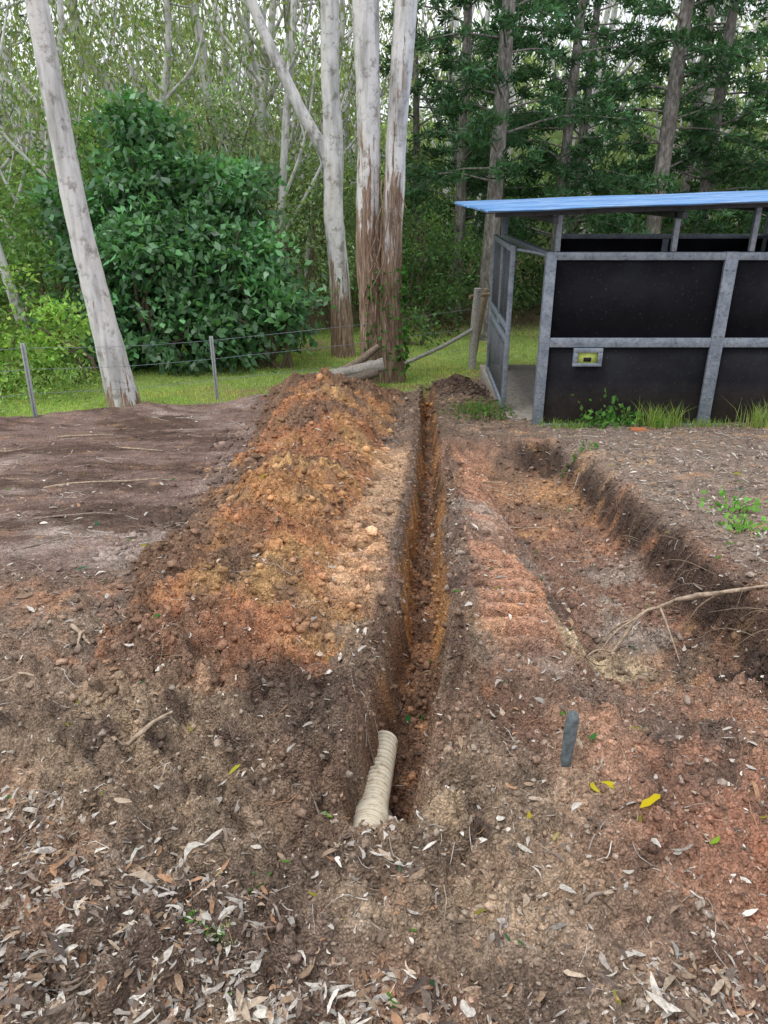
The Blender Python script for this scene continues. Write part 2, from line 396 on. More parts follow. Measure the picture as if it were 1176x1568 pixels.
# ---------------------------------------------------------------- ground sheet
ys=[.3]
while ys[-1]<14: ys.append(ys[-1]+max(.0075,.0042*ys[-1]))
d=.08
while ys[-1]<400: d*=1.09;ys.append(ys[-1]+d)
low=[.3];d=.02
while low[-1]>-60: d*=1.2;low.append(low[-1]-d)
ys=np.array(low[::-1][:-1]+ys)
xr=[0.0]
while xr[-1]<1.2: xr.append(xr[-1]+.011)
while xr[-1]<6.5: xr.append(xr[-1]+.012+(xr[-1]-1.2)*.02)
d=.15
while xr[-1]<300: d*=1.12;xr.append(xr[-1]+d)
xr=np.array(xr);xs=np.concatenate([-xr[:0:-1],xr])
X,Y=np.meshgrid(xs,ys)
Z=H(X,Y)
mb=MB()
ny,nx=X.shape
i,j=np.meshgrid(np.arange(ny-1),np.arange(nx-1),indexing='ij')
q=np.stack([i*nx+j,i*nx+j+1,(i+1)*nx+j+1,(i+1)*nx+j],-1).reshape(-1,4)
mb.add(np.stack([X,Y,Z],-1),q,col=ground_color(X,Y).reshape(-1,3))
mb.build('ground',m_soil,True)

# ---------------------------------------------------------------- clods
ico_v=[];ph=(1+5**.5)/2
for a in(-1,1):
    for b in(-ph,ph): ico_v+=[(0,a,b),(a,b,0),(b,0,a)]
ico_v=unit(np.array(ico_v,float))
from itertools import combinations
el=min(np.linalg.norm(ico_v[a]-ico_v[b]) for a,b in combinations(range(12),2))
ico_t=[]
for a,b,c_ in combinations(range(12),3):
    if all(abs(np.linalg.norm(ico_v[m]-ico_v[n])-el)<.01 for m,n in((a,b),(b,c_),(a,c_))):
        nn=np.cross(ico_v[b]-ico_v[a],ico_v[c_]-ico_v[a])
        ico_t.append((a,b,c_) if nn@ico_v[a]>0 else (a,c_,b))
ico_t=np.array(ico_t)
def clods(mb,x,y,s,tint=None,cap=1.0):
    n=len(x);z=H(x,y);s=np.minimum(s,cap*(.007+.0055*y))
    sc=s[:,None]*rng.uniform(.55,1.3,(n,3));sc[:,2]*=.7
    v=ico_v[None]*rng.uniform(.5,1.35,(n,12,1))*sc[:,None]+np.stack([x,y,z+s*.1],-1)[:,None]
    t=(ico_t[None]+12*np.arange(n)[:,None,None]).reshape(-1,3)
    col=ground_color(x,y)*rng.uniform(.6,1.3,(n,1))
    if tint is not None: col=col*(1-tint[:,None])+np.array([.54,.47,.39])*tint[:,None]
    mb.add(v.reshape(-1,3),t=t,col=np.repeat(col,12,0))
def view_scatter(n,y0=.85,y1=11.5,p=1.0):
    u=rng.random(n)**p;y=y0*np.exp(u*math.log(y1/y0));x=rng.uniform(-1,1,n)*(.62*y+.35)
    return x,y
mb=MB()
x,y=view_scatter(36000)
g=grass_mask(x,y);pad=(1-ss(-1.7,-1.1,x))*(y>3.2)
cl=ss(-.3,.35,fbm(x,y,2.2,3,401))
k=(rng.random(len(x))>g*1.2)&(rng.random(len(x))>pad*.6)&(rng.random(len(x))<.35+.8*cl);x=x[k];y=y[k]
s=rng.lognormal(0,.5,len(x))*.0042*(.6+.5*y**.6)
clods(mb,x,y,s,(rng.random(len(x))<.16)*.6)
n=13500;y=rng.uniform(2.1,10.8,n);x=rng.uniform(-1.8,.3,n);hv,hh=heap_val(x,y);k=(hv>.01)&(rng.random(n)<np.clip(4.5/y,0,1)*1.2);x=x[k];y=y[k]
clods(mb,x,y,rng.lognormal(0,.65,len(x))*.0098,cap=1.25)
n=2600;y=rng.uniform(1.9,8,n);x=trench_x(y)+rng.normal(size=n)*.06
clods(mb,x,y,rng.lognormal(0,.55,n)*.008)
n=2600;y=1.65+6*rng.random(n)**1.5;x=trench_x(y)+rng.choice([-1,1],n)*(.2+.06*rng.normal(size=n))
clods(mb,x,y,rng.lognormal(0,.55,n)*.0075)
n=2000;y=rng.uniform(2.2,7.6,n);x=1.66+rng.normal(size=n)*.2
clods(mb,x,y,rng.lognormal(0,.5,n)*.010)
n=1500;y=rng.uniform(2.2,7.4,n);x=rng.uniform(.7,1.6,n)
clods(mb,x,y,rng.lognormal(0,.5,n)*.009,(rng.random(n)<.15)*.5)
n=900;y=rng.uniform(9.8,11.8,n);x=1.1+rng.normal(size=n)*.35
clods(mb,x,y,rng.lognormal(0,.5,n)*.022)
n=620;y=rng.uniform(2.1,9,n);x=heap_c(y)-heap_w(y)*rng.uniform(.7,1.5,n)
clods(mb,x,y,rng.lognormal(0,.5,n)*.018)
mb.build('soil_clods',m_clod,False)

# ---------------------------------------------------------------- dry leaf litter
def litter(mb,x,y,L,W,col,tilt=.35,lift=.004):
    n=len(x);z=H(x,y)+lift+rng.random(n)*.006
    a=rng.random(n)*TAU;tl=rng.normal(size=n)*tilt*.6
    d=np.stack([np.cos(a)*np.cos(tl),np.sin(a)*np.cos(tl),np.sin(tl)],-1)
    s=np.stack([-np.sin(a),np.cos(a),rng.normal(size=n)*tilt],-1);s=unit(s);nr=np.cross(d,s)
    nr*=np.sign(nr[:,2:3]+1e-6)
    st=np.array([0,.22,.5,.78,1.0])
    wp=np.array([.12,.8,1,.7,.05])[None]*rng.uniform(.7,1.2,(n,5))
    chip=(rng.random(n)<.45)&(L<.045)
    wp[chip]=np.array([.6,1,.9,1,.5])[None]*rng.uniform(.4,1.3,(int(chip.sum()),5))
    curl=rng.normal(size=n)*.26;bend=rng.normal(size=n)*.28
    V=np.zeros((n,5,2,3))
    for k in range(5):
        t=st[k]-.5
        c0=np.stack([x,y,z],-1)+d*(t*L)[:,None]+nr*((.25-t*t)*-curl*L)[:,None]+s*((.25-t*t)*bend*L*2)[:,None]
        w=(W*wp[:,k])[:,None]
        V[:,k,0]=c0+s*w*.5+nr*w*.18;V[:,k,1]=c0-s*w*.5+nr*w*.18
    V=V.reshape(-1,3)
    b=10*np.arange(n)[:,None]
    q=np.stack([np.stack([b[:,0]+2*k,b[:,0]+2*k+1,b[:,0]+2*k+3,b[:,0]+2*k+2],-1) for k in range(4)],1).reshape(-1,4)
    mb.add(V,q,col=np.repeat(col,10,0))
pal=np.array([[.46,.43,.39],[.36,.32,.285],[.56,.52,.46],[.33,.24,.17],[.40,.28,.19],[.16,.115,.09],[.68,.64,.57],[.50,.40,.30],[.25,.195,.16],[.13,.10,.085],[.38,.22,.13],[.62,.58,.53]])
def palc(n,w=None):
    return pal[rng.choice(len(pal),n,p=w)]*rng.uniform(.6,1.15,(n,1))
def litter_density(x,y):
    n=fbm(x,y,2.6,3,201)
    edge=1.52-.22*x+ .14*n-.30*np.exp(-((x-.25)/.45)**2)
    d=.9*(1-ss(edge-.38,edge+.06,y))*(.4+1.0*ss(-.4,.3,fbm(x,y,5,3,202)))
    d=np.maximum(d,1.0*ss(1.82,2.1,x)*(1-ss(8.8,9.1,y))*ss(2.4,2.9,y)*(.6+n))
    d=np.maximum(d,.08)
    d=np.maximum(d,.24*ss(.0,.35,n)*(y<3))
    d=np.maximum(d,.14*(x>.3)*(y>3))
    d=d*(1-.3*((1-ss(-1.5,-1.1,x))*(y>3.3)))
    return np.clip(d,0,1)
mb=MB()
x,y=view_scatter(125000,.8,11);k=(rng.random(len(x))<litter_density(x,y)*.60)&(trench_mask(x,y)<.3);x=x[k];y=y[k];n=len(x)
L=rng.lognormal(0,.6,n)*.0160*(.75+.16*y);W=L*rng.uniform(.12,.5,n)
litter(mb,x,y,np.clip(L,.005,.085),np.clip(W,.0025,.019),palc(n))
x=rng.uniform(-.9,.9,1700);y=rng.uniform(.85,1.5,1700);k=rng.random(1700)<litter_density(x,y)*.6;x=x[k];y=y[k];n=len(x)
L=rng.uniform(.03,.070,n);litter(mb,x,y,L,L*rng.uniform(.12,.34,n),palc(n),.5,.010)
n=170;y=rng.uniform(1.9,9,n);x=trench_x(y)+rng.uniform(-.08,.08,n);L=rng.uniform(.02,.07,n)
litter(mb,x,y,L,L*.3,palc(n))
mb.build('leaf_litter',m_litter,True)
mb=MB()
x,y=view_scatter(130,1.0,7);n=len(x)
L=rng.uniform(.02,.045,n)*(.7+.2*y);gc=np.array([[.07,.22,.06],[.12,.28,.05],[.35,.33,.06],[.06,.17,.10]])[rng.integers(0,4,n)]
litter(mb,x,y,L,L*.38,gc)
X0=np.array([.65,.76,.415,-.46,.47,-.17,.90,-.35,.10,.02,.22,.62]);Y0=np.array([1.665,1.615,1.60,1.78,1.50,1.66,1.50,2.1,2.5,2.28,3.0,1.675])
LL=np.array([.055,.080,.045,.05,.045,.045,.045,.04,.06,.06,.06,.05])
litter(mb,X0,Y0,LL,LL*.34,np.array([[.66,.57,.03],[.72,.60,.03],[.55,.46,.06],[.5,.5,.06],[.5,.45,.2],[.2,.5,.06],[.3,.5,.06],[.45,.4,.2],[.05,.2,.06],[.06,.25,.07],[.06,.22,.06],[.6,.54,.05]]),.10,.014)
mb.build('fallen_green_leaves',m_leaf,True)

# ---------------------------------------------------------------- twigs & sticks
mb=MB()
def twig(x,y,L,r,a,col,bend=.25,lift=.004):
    n=5;t=np.linspace(-.5,.5,n);b=rng.normal()*bend
    px=x+np.cos(a)*t*L-np.sin(a)*(.25-t*t)*b*L+rng.normal(size=n)*.03*L;py=y+np.sin(a)*t*L+np.cos(a)*(.25-t*t)*b*L+rng.normal(size=n)*.03*L
    pz=H(px,py)+lift+r
    pz=.5*pz+.5*pz.mean()
    pz=np.maximum(pz,H(px,py)+r*.5)
    tube(mb,np.stack([px,py,pz],-1),np.linspace(r,r*.5,n),n=8,seg=5,col=col,rough=.3)
x,y=view_scatter(2500,.85,10)
dn=litter_density(x,y);tmk=trench_mask(x,y)
for a,b,dd,tk in zip(x,y,dn,tmk):
    if rng.random()>.32+dd or tk>.1: continue
    L=rng.uniform(.03,.10)*(.7+.35*b);twig(a,b,L,L*rng.uniform(.008,.020),rng.random()*TAU,palc(1)[0])
for (a,b,L,r,an) in((-.78,1.93,.24,.010,.95),(-.74,1.98,.12,.004,.3),(-1.22,2.55,.2,.011,-.9),(-1.20,2.50,.12,.008,-1.3),(-.27,1.30,.20,.005,-.9),(-2.2,5.4,.9,.010,.35),(-2.0,4.4,.5,.007,.2),(-2.9,5.0,.4,.008,-.4),(-3.3,7.9,.6,.012,.15),(-3.8,6.9,.6,.011,.5),(-2.4,7.0,.5,.010,-.2),(-1.9,3.7,.3,.007,.9),(1.1,5.2,.35,.008,.1),(.95,6.6,.6,.009,-.7),(1.0,6.9,.4,.009,.3),(.55,1.33,.1,.006,.3),(-.95,1.62,.12,.006,.4),(-1.35,2.2,.18,.009,.3),(-2.6,4.2,.25,.008,1.2),(-.02,2.05,.2,.004,.1),(.9,6.1,.5,.009,1.0),(.30,1.28,.12,.004,1.2),(-.5,1.42,.14,.004,-.5)):
    twig(a,b,L,r,an,(.42,.33,.24) if r>.007 else (.3,.24,.2),.3)
mb.build('twigs',m_wood,True)
mb=MB()
px=np.array([2.15,1.95,1.78,1.60,1.46,1.34,1.22,1.10,.99]);py=np.array([2.98,3.00,2.98,3.08,3.15,3.13,3.08,3.02,2.97])
hz=H(px,py);pz=np.array([hz[0]+.03,hz[1]+.03,max(hz[2]+.02,-.08),-.12,-.19,-.225,-.255,0,0]);pz=np.maximum(pz,hz+.012);pz[7:]=hz[7:]+.014
tube(mb,np.stack([px,py,pz],-1),[.011,.0105,.010,.010,.010,.009,.009,.008,.005],n=80,seg=8,col=(.40,.31,.23),rough=1.0)
def fork(i,dx,dy,l):
    a=np.array([px[i],py[i],pz[i]]);e=a+np.array([dx,dy,0]);e[2]=H(e[:1],e[1:2])[0]+.012
    m=(a+e)/2+np.array([0,.02,.015]);tube(mb,[a,m,e],[.007,.005,.002],n=14,seg=6,col=(.42,.33,.24),rough=.6)
fork(6,-.16,.03,0);fork(6,-.22,-.12,0);fork(7,-.16,-.09,0);fork(5,.03,-.25,0);fork(3,-.05,.2,0)
for k in range(80):
    yy=rng.uniform(2.3,6.8);xx=rng.uniform(1.55,1.85);zz=H(np.array([xx]),np.array([yy]))[0]
    a=rng.normal(size=3)*.08
    tube(mb,[(xx+.05,yy,zz),(xx-.05+a[0]*.5,yy+a[1],zz+.01),(xx-.10+a[0],yy+a[1]*2,zz-.10+a[2]*.3)],[.003,.0022,.001],n=9,seg=4,col=(.26,.19,.14))
mb.build('tree_root',m_wood,True)

# ---------------------------------------------------------------- drainage pipe
mb=MB()
A=np.array([-.055,1.70,-.205]);M=np.array([-.035,1.90,-.250]);E=np.array([.002,2.24,-.285])
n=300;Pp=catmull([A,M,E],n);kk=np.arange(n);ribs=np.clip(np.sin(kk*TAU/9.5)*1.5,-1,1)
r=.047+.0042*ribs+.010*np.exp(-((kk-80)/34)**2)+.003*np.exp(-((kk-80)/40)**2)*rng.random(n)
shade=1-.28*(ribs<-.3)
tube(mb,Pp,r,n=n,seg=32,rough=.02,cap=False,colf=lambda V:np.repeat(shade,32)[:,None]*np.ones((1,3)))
tube(mb,[E,E-(E-M)*.12],[.040,.040],n=3,seg=28,col=(.3,.3,.3))
mb.build('drainage_pipe',m_pipe,True)

# short round grey pipe marker with a domed top
mb=MB()
zz=np.array([-.05,.0,.05,.10,.14,.165,.180,.190,.196,.199]);rr_=np.array([.0165,.0165,.0175,.0195,.0200,.0195,.0175,.0135,.0080,.0015])
tube(mb,np.stack([.560+.03*zz,1.795+0*zz,zz+.015],-1),rr_,n=60,seg=20,rough=.04)
mb.build('pipe_marker',m_stake,True)

# ---------------------------------------------------------------- shed
sh=empty('horse_stable_shed')
zb=-1.14;zt=.95
fr=MB()
def bx(*a): fr.box(*a)
for xp,w in((1.92,.12),(3.985,.15),(6.06,.15)):
    bx(xp-w/2,xp+w/2,8.97,9.06,zb-.1,zt)
for a,b in((1.98,3.91),(4.06,5.985)):
    bx(a,b,8.975,9.05,.86,zt-.004);bx(a,b,8.975,9.05,-.135,-.025);bx(a,b,8.975,9.05,zb-.06,zb+.05)
for yp in(12.55,): 
    for xp in(1.90,6.06): bx(xp-.05,xp+.05,yp-.05,yp+.05,zb-.1,1.34)
bx(1.87,1.95,9.062,12.498,.87,.94)
bx(1.87,1.95,11.95,12.03,zb,.868)
bx(1.872,1.945,12.032,12.498,-.12,-.03)
bx(6.02,6.10,9.062,12.498,.87,.94);bx(6.02,6.10,9.062,12.498,-.12,-.03)
bx(2.80,6.008,12.51,12.59,.87,.94);bx(2.80,6.008,12.51,12.59,-.12,-.03);bx(2.70,2.798,12.50,12.60,zb,.94);bx(4.4,4.5,12.50,12.509,zb,.868)
for xp in(1.98,3.31,4.20,5.6): bx(xp-.03,xp+.03,8.985,9.045,zt+.002,1.305+.036*(xp-1))
bx(2.27,2.62,8.925,8.968,-.19,-.138);bx(2.27,2.325,8.925,8.968,-.315,-.192);bx(2.565,2.62,8.925,8.968,-.315,-.192);bx(2.27,2.62,8.925,8.968,-.355,-.317)
fr.build('frame',m_galv,False,sh,.006)
rv=MB()
def rivet(x,y,z): rv.add(ico_v*.011+np.array([x,y,z]),t=ico_t)
for z0 in(.905,-.08):
    for xx in np.arange(2.06,5.95,.24):
        if abs(xx-3.985)>.1: rivet(xx,8.972,z0)
for xp in(1.92,3.95,4.02,6.03):
    for zz in np.arange(-1.0,.9,.25): rivet(xp,8.967,zz)
rv.build('rivets',m_galv,True,sh)
pn=MB()
for a,b in((1.98,3.91),(4.06,5.985)):
    pn.box(a-.01,b+.01,9.01,9.03,-.03,.87);pn.box(a-.01,b+.01,9.008,9.028,zb-.05,-.128)
pn.box(2.80,6.0,12.54,12.56,-.03,.87);pn.box(2.80,6.0,12.54,12.56,zb-.1,-.12)
pn.box(6.05,6.07,9.06,12.5,-.03,.87);pn.box(6.05,6.07,9.06,12.5,zb-.1,-.12)
pn.box(1.90,1.92,12.03,12.5,zb,.87)
pn.build('wall_panels',m_black,False,sh)
vn=MB();vn.box(2.325,2.565,8.95,8.965,-.317,-.192);vn.build('feed_hatch',m_yel,False,sh)
vn=MB();vn.box(2.40,2.49,8.940,8.949,-.30,-.25);vn.build('hatch_latch',m_black,False,sh)
dr=MB()
x0,x1=1.63,1.69;y0,y1=9.55,11.85
dr.box(x0,x1,y0,y0+.07,zb+.06,.98);dr.box(x0,x1,y1-.07,y1,zb+.06,.98)
for z0 in(.90,-.06,-.22,zb+.07): dr.box(x0+.003,x1-.003,y0+.072,y1-.072,z0,z0+.07)
dr.box(x0+.004,x1-.004,10.62,10.68,-.148,-.062); dr.box(x0+.004,x1-.004,10.62,10.68,.012,.898)
dro=dr.build('door_frame',m_galv,False,sh,.005)
dm_=MB()
for (za,zc) in((.012,.898),(zb+.142,-.222)):
    for yy in np.arange(y0+.12,y1-.08,.055): dm_.box(1.657,1.661,yy,yy+.007,za,zc)
    for zz in np.arange(za+.03,zc,.05): dm_.box(1.662,1.665,y0+.07,y1-.07,zz,zz+.007)
dmo=dm_.build('door_mesh',m_mesh,False,sh)
hin=Vector((1.66,11.85,0));Rm=Matrix.Translation(hin)@Matrix.Rotation(math.radians(-2.2),4,'Z')@Matrix.Translation(-hin)
for ob in(dro,dmo): ob.data.transform(Rm)
br_=MB();tube(br_,[(1.60,9.6,.93),(1.78,9.3,.92),(1.90,9.05,.9)],[.02,.02,.02],n=4,seg=8);br_.build('door_stay',m_galv,True,sh)
def zr(x): return 1.385+.036*(x-1.0)
yy=np.arange(8.55,12.95,.0095)
prof=np.clip(np.sin((yy-8.55)*TAU/.076)*1.3,-1,1)*.012
xx=np.linspace(1.10,8.2,24)
XX,YY=np.meshgrid(xx,yy);XX=XX+(XX<1.2)*(.03*fbm(YY*0,np.floor(YY/.7),3,1,8));ZZ=zr(XX)+prof[:,None]+.010*fbm(XX,YY,1.3,2,9)
rf=MB();n_,m_=XX.shape;i,j=np.meshgrid(np.arange(n_-1),np.arange(m_-1),indexing='ij')
rf.add(np.stack([XX,YY,ZZ],-1),np.stack([i*m_+j,i*m_+j+1,(i+1)*m_+j+1,(i+1)*m_+j],-1).reshape(-1,4))
ro=rf.build('roof',m_roof,True,sh);so=ro.modifiers.new('s','SOLIDIFY');so.thickness=.003;so.offset=-1
rb=MB()
def beam_x(xa,xb,y,w,h,dz):
    v=[]
    for xq in(xa,xb):
        z=zr(xq)-dz
        v+=[(xq,y,z-h),(xq,y+w,z-h),(xq,y+w,z),(xq,y,z)]
    rb.add(v,[(0,3,2,1),(4,5,6,7),(0,1,5,4),(1,2,6,5),(2,3,7,6),(3,0,4,7)])
for yq in(8.98,10.1,11.3,12.5): beam_x(1.25,7.9,yq,.06,.06,.02)
for xq in(1.86,3.28,4.6,6.0): rb.box(xq,xq+.06,8.8,12.7,zr(xq)-.16,zr(xq)-.085)
rb.build('roof_beams',m_dsteel,False,sh,.004)
cn=MB();cn.box(1.60,6.0,9.07,12.4,-1.35,-1.10);cn.build('floor_slab',m_conc,False,sh,.01)
bo=MB();bo.box(2.92,3.10,8.42,8.52,-1.06,-.985);o_=bo.build('brick',m_brick,False,None,.006)

# ---------------------------------------------------------------- fence
fe=empty('wire_fence')
fp=MB()
def gz(x,y): return float(H(np.array([x]),np.array([y]))[0])
posts=[(-8.4,5.6),(-6.3,7.3),(-4.36,9.0),(-2.43,10.6)]
for (a,b) in posts:
    z=gz(a,b);l=rng.normal()*.02
    for an in(0.3,2.4,4.5):
        dx=math.cos(an)*.032;dy=math.sin(an)*.032;tx=-math.sin(an)*.004;ty=math.cos(an)*.004
        v=[(a+s*tx+q_*dx+l*zz,b+s*ty+q_*dy,z-.2+zz*1.12) for zz in(0,1) for q_ in(0,1) for s in(-1,1)]
        fp.add(v,[(0,1,5,4),(2,6,7,3),(0,4,6,2),(1,3,7,5),(4,5,7,6)])
fp.build('star_pickets',simple('picket_steel',(.22,.23,.24),(.40,.41,.42),.6,30,.2),False,fe)
gp=(1.59,13.4);gz0=gz(*gp)
fw=MB()
pl=posts+[gp]
for hgt in(.86,.60,.30):
    for (a,b) in zip(pl[:-1],pl[1:]):
        za=gz(*a)+hgt;zb_=gz(*b)+hgt*(1.25 if b==gp else 1)
        mid=((a[0]+b[0])/2,(a[1]+b[1])/2,(za+zb_)/2-.03)
        tube(fw,[(a[0],a[1],za),mid,(b[0],b[1],zb_)],[.003]*3,n=10,seg=5)
fw.build('wires',m_galv,True,fe)
gpm=MB()
tube(gpm,[(gp[0],gp[1],gz0-.2),(gp[0]+.01,gp[1],gz0+.7),(gp[0]+.04,gp[1],gz0+1.42)],[.075,.07,.068],n=14,seg=14,rough=.08,col=(.42,.40,.37))
tube(gpm,[(gp[0]+.03,gp[1]+.5,gz0-.2),(gp[0]+.25,gp[1]+.5,gz0+1.35)],[.06,.06],n=6,seg=12,rough=.1,col=(.28,.22,.16))
tube(gpm,[(gp[0]-.03,gp[1]-.05,gz0+.72),(.95,13.35,gz(.95,13.35)+.37),(.2,13.3,gz(.2,13.3)+.03)],[.035]*3,n=10,seg=10,col=(.38,.37,.35))
tube(gpm,[(gp[0]-.1,gp[1]-.02,gz0+1.28),(gp[0]+.45,gp[1]+.45,gz0+1.28)],[.03,.03],n=4,seg=8,col=(.3,.22,.15))
gpm.build('strainer_posts',m_wood,True,fe)

# ---------------------------------------------------------------- trees
def gum_col(zl,zh,base=0.0):
    def f(V):
        b=np.clip((zh-V[:,2])/(zh-zl),0,1)*.36+base
        return np.stack([b,b,b],-1)
    return f
def clump(mb,c,s,n,L,W,col,down=.9):
    p=np.array(c)+rng.normal(size=(n,3))*np.array(s)
    d=rng.normal(size=(n,3))*.6+np.array([0,0,-down])
    leaves(mb,p,d,L*rng.uniform(.6,1.3,n),W*rng.uniform(.7,1.2,n),jit(np.array(col)*rng.uniform(.7,1.3),n,.2))
def crown(tm,lm,top,r,nb,cs,nl,L,W,col,colf,spread=1.8,up=2.2):
    for k in range(nb):
        a=rng.random()*TAU;s=spread*rng.uniform(.4,1.1);u=up*rng.uniform(.2,1.0)
        st=np.array(top)+np.array([0,0,-rng.uniform(0,1.6)])
        e=st+np.array([math.cos(a)*s,math.sin(a)*s,u]);mid=(st+e)/2+np.array([math.cos(a)*s*.1,math.sin(a)*s*.1,-.15*u])+rng.normal(size=3)*.12
        tube(tm,[st,mid,e],[r*.5,r*.32,r*.1],n=8,seg=6,colf=colf,cap=False)
        for q_ in range(3):
            t=rng.uniform(.45,1.1);c0=st+(e-st)*t+rng.normal(size=3)*cs*.8
            clump(lm,c0,(cs,cs,cs*.6),nl,L,W,col)
GL=(.25,.315,.155)
def fg_gum(stems,extra=None):
    E=empty('gum_tree');tm=MB();lm=MB()
    for (P_,R_,cf) in stems:
        tube(tm,P_,R_,n=90,seg=22,rough=.10,colf=cf)
        if R_[0]>.1: crown(tm,lm,P_[-1],R_[-1],7,.5,60,.15,.035,GL,cf,2.2,2.6)
    if extra: extra(tm,lm)
    tm.build('trunk',m_gum,True,E);lm.build('leaves',m_leaf,False,E)
fg_gum([([(-3.50,9.95,-1.4),(-3.57,9.95,-1.0),(-3.70,9.95,.2),(-3.82,9.95,1.5),(-3.89,9.95,3.4),(-3.95,10,5.6),(-3.8,10.1,8.6)],[.27,.215,.165,.14,.125,.12,.09],gum_col(-1.6,-.4,.04))])
def ivy(tm,lm):
    for k in range(420):
        a=rng.random()*TAU;z=rng.uniform(-1.2,.45)**1;r=.27-.05*z
        p=np.array([[.03+math.cos(a)*r,12.3+math.sin(a)*r*.8-.05,z]])
        leaves(lm,p,np.array([[math.cos(a),math.sin(a)-.4,-.3]])+rng.normal(size=(1,3))*.4,.09,.08,jit((.08,.22,.05),1,.3))
    for k in range(34):
        z=rng.uniform(-.6,1.9);a=rng.uniform(math.pi*1.05,TAU*.98);xx=-.0+.28*math.cos(a);yy=12.3+.25*math.sin(a)
        l=rng.uniform(.3,.8)
        tube(tm,[(xx,yy,z),(xx+rng.normal()*.04,yy-.04,z-l*.5),(xx+rng.normal()*.08,yy-.05,z-l)],[.010,.013,.005],n=8,seg=5,col=(.9,.9,.9))
fg_gum([([(-.12,12.35,-1.6),(-.15,12.35,-1.1),(-.19,12.35,-.3),(-.245,12.35,.6),(-.24,12.35,1.6),(-.22,12.35,2.4),(-.26,12.35,4.0),(-.3,12.4,6.5),(-.5,12.5,9.5)],[.33,.26,.20,.195,.185,.17,.185,.16,.11],gum_col(-.9,2.8,.08)),
        ([(.12,12.28,-1.6),(.10,12.28,-1.1),(.10,12.28,-.3),(.115,12.28,.6),(.16,12.3,1.6),(.19,12.3,2.4),(.31,12.35,4.0),(.5,12.4,6.5),(.9,12.5,9.5)],[.28,.24,.20,.165,.155,.15,.165,.14,.10],gum_col(-.2,2.2,.08))],extra=ivy)
fg_gum([([(-.80,14.8,-1.8),(-.81,14.8,-1.3),(-.85,14.8,0),(-.93,14.8,1.2),(-.90,14.8,2.3),(-.93,14.8,3.3),(-.90,14.8,4.5),(-.8,14.8,7),(-.6,14.9,10)],[.30,.235,.19,.18,.175,.155,.15,.13,.09],gum_col(-1.0,.8,.04)),
        ([(-.93,14.8,1.75),(-1.10,14.75,2.25),(-1.40,14.7,2.75),(-1.68,14.7,3.3),(-1.95,14.7,3.85),(-2.22,14.7,4.5),(-2.6,14.7,5.6),(-3.0,14.6,7)],[.10,.11,.105,.10,.09,.09,.08,.05],gum_col(-3,-2,.03))])
def mid_gum(x,y,dx,r,h,nl=56,base=.0,fork=True):
    E=empty('gum_tree');tm=MB();lm=MB();z=gz(x,y);cf=gum_col(-1.5,.2,base)
    kx=rng.normal(size=3)*.22
    P_=[(x,y,z-.3),(x+dx*.2+kx[0],y,z+h*.25),(x+dx*.45+kx[1],y,z+h*.5),(x+dx*.8+kx[2],y,z+h*.75),(x+dx,y,z+h)]
    tube(tm,P_,[r*1.25,r,r*.85,r*.7,r*.4],n=36,seg=12,rough=.08,colf=cf)
    for k in range(rng.integers(3,6)):
        t=rng.uniform(.25,.7);b=np.array(P_[0])*(1-t)+np.array(P_[4])*t;sg=rng.choice([-1,1])
        l=rng.uniform(1.2,2.8);e=b+np.array([sg*l*rng.uniform(.4,.9),rng.normal()*.4,l*1.2])
        m1=(b+e)/2+np.array([sg*.15,0,-.12])
        tube(tm,[b,m1,e],[r*.45,r*.34,r*.15],n=12,seg=7,colf=cf)
        e2=m1+np.array([-sg*l*.15,rng.normal()*.3,l*.6]);tube(tm,[m1,(m1+e2)/2,e2],[r*.22,r*.16,r*.07],n=8,seg=5,colf=cf)
        for ee in(e,e2):
            for q_ in range(2): clump(lm,ee+rng.normal(size=3)*.5,(.45,.45,.30),nl,.17,.05,GL)
    crown(tm,lm,P_[4],r*.6,5,.5,45,.17,.05,GL,cf,2.4,2.0)
    for k in range(4):
        t=rng.uniform(.35,.8);b=np.array(P_[0])*(1-t)+np.array(P_[4])*t
        clump(lm,b+np.array([rng.normal()*1.3,rng.normal()*.8,rng.normal()*.5]),(.55,.55,.35),nl,.17,.05,GL)
    tm.build('trunk',m_gum,True,E);lm.build('leaves',m_leaf,False,E)
for a in((-7.9,17,-.5,.12,7),(-6.6,19,-2.2,.11,7),(-4.5,20,-2.6,.15,8),(-3.9,20.5,1.6,.11,8),(-2.9,22,-.6,.11,9),(-2.1,21,.9,.10,9),(-11,20,.9,.12,9),(-9.5,24,-1.6,.12,9),(-7.4,25,1.4,.12,9),(-5.5,27,.9,.12,10),(-1.2,25,.8,.12,10),(.8,26,-.6,.11,10),(6.6,27,.5,.14,10),(9.4,26,.6,.16,10),(3.2,27,.4,.13,10),(-13,28,.6,.14,10),(11.5,29,-.3,.15,10),(1.9,23,.1,.10,9),
        (-6.35,13.6,-1.1,.085,7),(-7.1,16.0,1.2,.08,8),(-1.75,18.9,-3.5,.13,9),(-3.2,19.4,.9,.11,9),(-2.5,17.6,.6,.09,9),(-9.6,18.5,1.4,.11,9),(-4.9,17.8,.5,.09,8)):
    mid_gum(*a)

